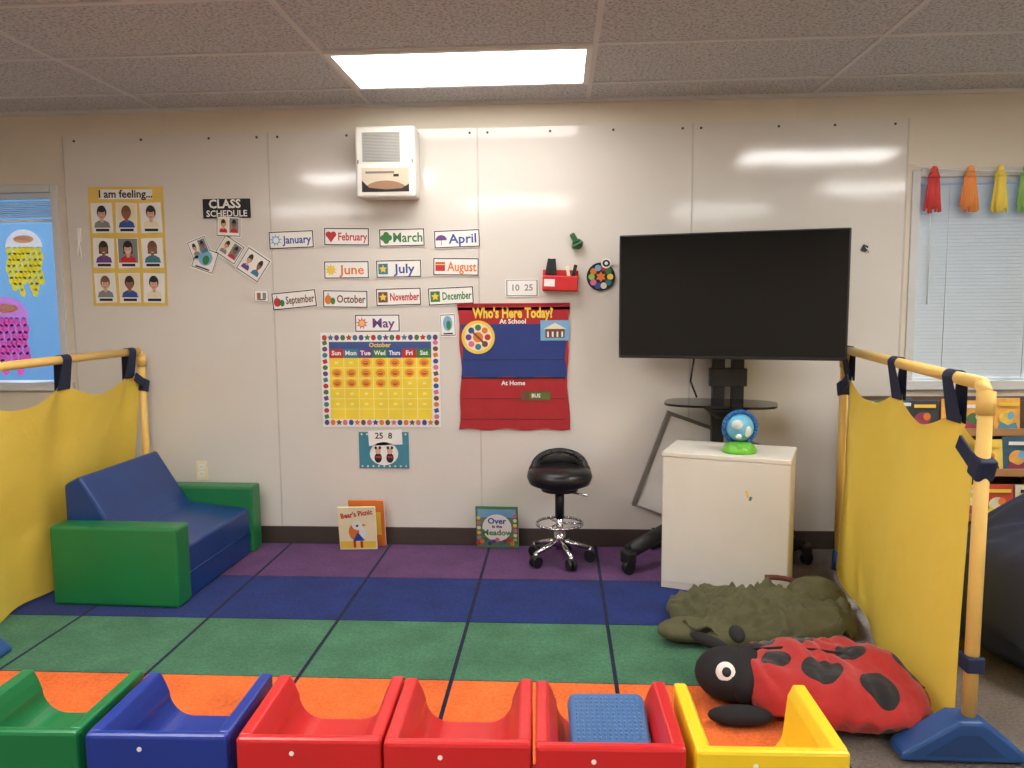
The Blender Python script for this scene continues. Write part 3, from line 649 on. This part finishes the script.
# ---------------------------------------------------------------- pillows
m_ol=mat('plush_olive',(86,84,56),.9,var=.2,vscale=14,bump=.4,bscale=35); m_ru=mat('plush_rust',(104,54,40),.9)
def fr(w):
    pts=[]
    for i in range(19):
        u=i/18; a=-.2+1.9*u; pts.append((.08+.26*math.cos(a),.22*math.sin(a)+.02,.165-.05*abs(math.cos(a))**2))
    w.tube(pts,.012,m_ru,8)
    w.ell((-.30,-.12,.045),(.15,.09,.047),m_ol,(0,.08,.5)); w.ell((.15,-.21,.045),(.22,.07,.045),m_ol,(0,.05,-.2)); w.ell((-.06,-.19,.05),(.2,.06,.05),m_ol,(0,0,.15))
    w.ell((.25,.14,.11),(.14,.11,.10),m_ol,(0,.2,.4))
blob('turtle_floor_pillow',(.86,-1.20,FZ),(0,0,-.12),.385,.25,.165,m_ol,.26,5.5,2.2,extra=fr,shape=lambda x,y:1+.28*x,ridge=.05)
m_lb=spots('plush_ladybug',(178,40,36),(26,23,25),[(-.02,-.12,.066),(.155,-.14,.06),(-.17,-.07,.05),(.07,.02,.05),(-.11,.12,.06),(.25,.03,.05),(.08,.18,.06),(-.22,.09,.04)])
m_bk=mat('plush_black',(26,23,25),.9)
def lb(w):
    w.ell((-.325,-.05,.085),(.125,.135,.085),m_bk,(0,0,.2)); w.ell((-.27,-.03,.09),(.07,.17,.085),m_bk)
    w.ell((-.33,-.150,.135),(.034,.014,.036),WHITE,(-.62,0,0),18); w.ell((-.325,-.162,.142),(.016,.007,.017),BLACK,(-.62,0,0),14)
    for (x,y,a,l) in ((-.27,-.24,.3,.12),(-.16,.25,2.6,.10),(.05,.27,1.6,.10),(.25,.22,.9,.09)):
        w.ell((x,y,.035),(l*.9,.045,.032),m_bk,(0,0,a))
    w.ell((-.41,.05,.15),(.085,.03,.02),m_bk,(0,.1,-.35)); w.ell((-.32,.12,.165),(.03,.07,.02),m_bk,(0,0,.2))
    w.tube([(-.26,0,.165),(-.16,.005,.186),(-.05,.01,.195),(.08,.01,.195),(.2,-.0,.178),(.3,-.0,.12)],.005,m_bk,8)
blob('ladybug_floor_pillow',(.935,-1.81,FZ),(0,0,-.32),.325,.25,.205,m_lb,.12,5,2.2,lb)

# ---------------------------------------------------------------- cube chairs
CH={'green':mat('chair_green',(22,114,62),.33,var=.03),'blue':mat('chair_blue',(30,54,142),.33,var=.03),'red':mat('chair_red',(208,38,40),.33,var=.03),'yellow':mat('chair_yellow',(246,206,40),.33,var=.03)}
for (X,c,sz) in ((-1.365,'green',.25),(-.987,'blue',.25),(-.609,'red',.25),(-.249,'red',.25),(.115,'red',.25),(.491,'yellow',.18)):
    w=MB('cube_chair',(X,-2.575,FZ),(0,0,math.radians(1.5 if X<.3 else 1))); m=CH[c]; hw=.177; h=.378; D2=.165
    P=[(-hw,0),(hw,0),(hw,h),(hw-.032,h)]
    n=10; rr=.07; zi=sz; xi=hw-.046
    P.append((xi,h-.03))
    for k in range(n+1):
        a=-k/n*math.pi/2; P.append((xi-.01-rr+rr*math.cos(a),zi+rr+rr*math.sin(a)))
    for k in range(n+1):
        a=-math.pi/2-k/n*math.pi/2; P.append((-(xi-.01-rr)+rr*math.cos(a),zi+rr+rr*math.sin(a)))
    P+=[(-xi,h-.03),(-(hw-.032),h),(-hw,h)]
    w.poly(P,-D2+.02,m,2*D2-.02,bev=.006)
    w.bb(-hw,hw,-D2,-D2+.030,0,h,m,.009)
    w.cyl(.006,.006,.002,(-.04,-D2-.0005,h-.035),WHITE,(math.pi/2,0,0),12)
    w.done()
# textured wedge cushion lying on the third red seat
m_wc=mat('rubber_blue',(64,104,152),.5)
w=MB('wobble_seat_cushion',(.126,-2.545,FZ+.270),(0,0,math.radians(2)))
t=bmesh.new(); hx,hy=.106,.10; zn,zf=.050,.100
vs=[t.verts.new(p) for p in ((-hx*.9,-hy,0),(hx*.9,-hy,0),(hx*.9,hy,0),(-hx*.9,hy,0),(-hx,-hy,zn),(hx,-hy,zn),(hx,hy,zf),(-hx,hy,zf))]
for q in ((0,3,2,1),(4,5,6,7),(0,1,5,4),(1,2,6,5),(2,3,7,6),(3,0,4,7)): t.faces.new([vs[i] for i in q])
bmesh.ops.bevel(t,geom=t.edges[:],offset=.024,segments=5,profile=.5,affect='EDGES'); w.add(t,m_wc,smooth=True)
m_wn=mat('rubber_blue_nubs',(92,130,172),.5)
for i in range(-6,7):
    for j in range(-5,6):
        y=j*.0135; w.ell((i*.0135,y,(zn+zf)/2+y*(zf-zn)/(2*hy)),(.0045,.0045,.0045),m_wn,seg=6)
w.done()

# ---------------------------------------------------------------- outside light
wd=bpy.data.worlds.new('world'); scene.world=wd; wd.use_nodes=True; nt=wd.node_tree; bg=nt.nodes['Background']
tc=nt.nodes.new('ShaderNodeTexCoord'); sx=nt.nodes.new('ShaderNodeSeparateXYZ'); nt.links.new(tc.outputs['Generated'],sx.inputs[0])
r=nt.nodes.new('ShaderNodeValToRGB'); r.color_ramp.elements[0].position=.0; r.color_ramp.elements[0].color=rgb((70,125,180))
r.color_ramp.elements[1].position=.5; r.color_ramp.elements[1].color=rgb((125,172,210))
mr=nt.nodes.new('ShaderNodeMapRange'); mr.inputs[1].default_value=-.3; mr.inputs[2].default_value=.7; nt.links.new(sx.outputs[2],mr.inputs[0]); nt.links.new(mr.outputs[0],r.inputs['Fac'])
nt.links.new(r.outputs['Color'],bg.inputs['Color']); bg.inputs['Strength'].default_value=1.25
sd=bpy.data.lights.new('sun','SUN'); sd.energy=6.0; sd.angle=.02; sd.color=(1,.97,.92)
so=bpy.data.objects.new('sun',sd); COL.objects.link(so); so.location=(6,8,9)
so.rotation_euler=Vector((-.6,-.5,-.85)).to_track_quat('-Z','Y').to_euler()
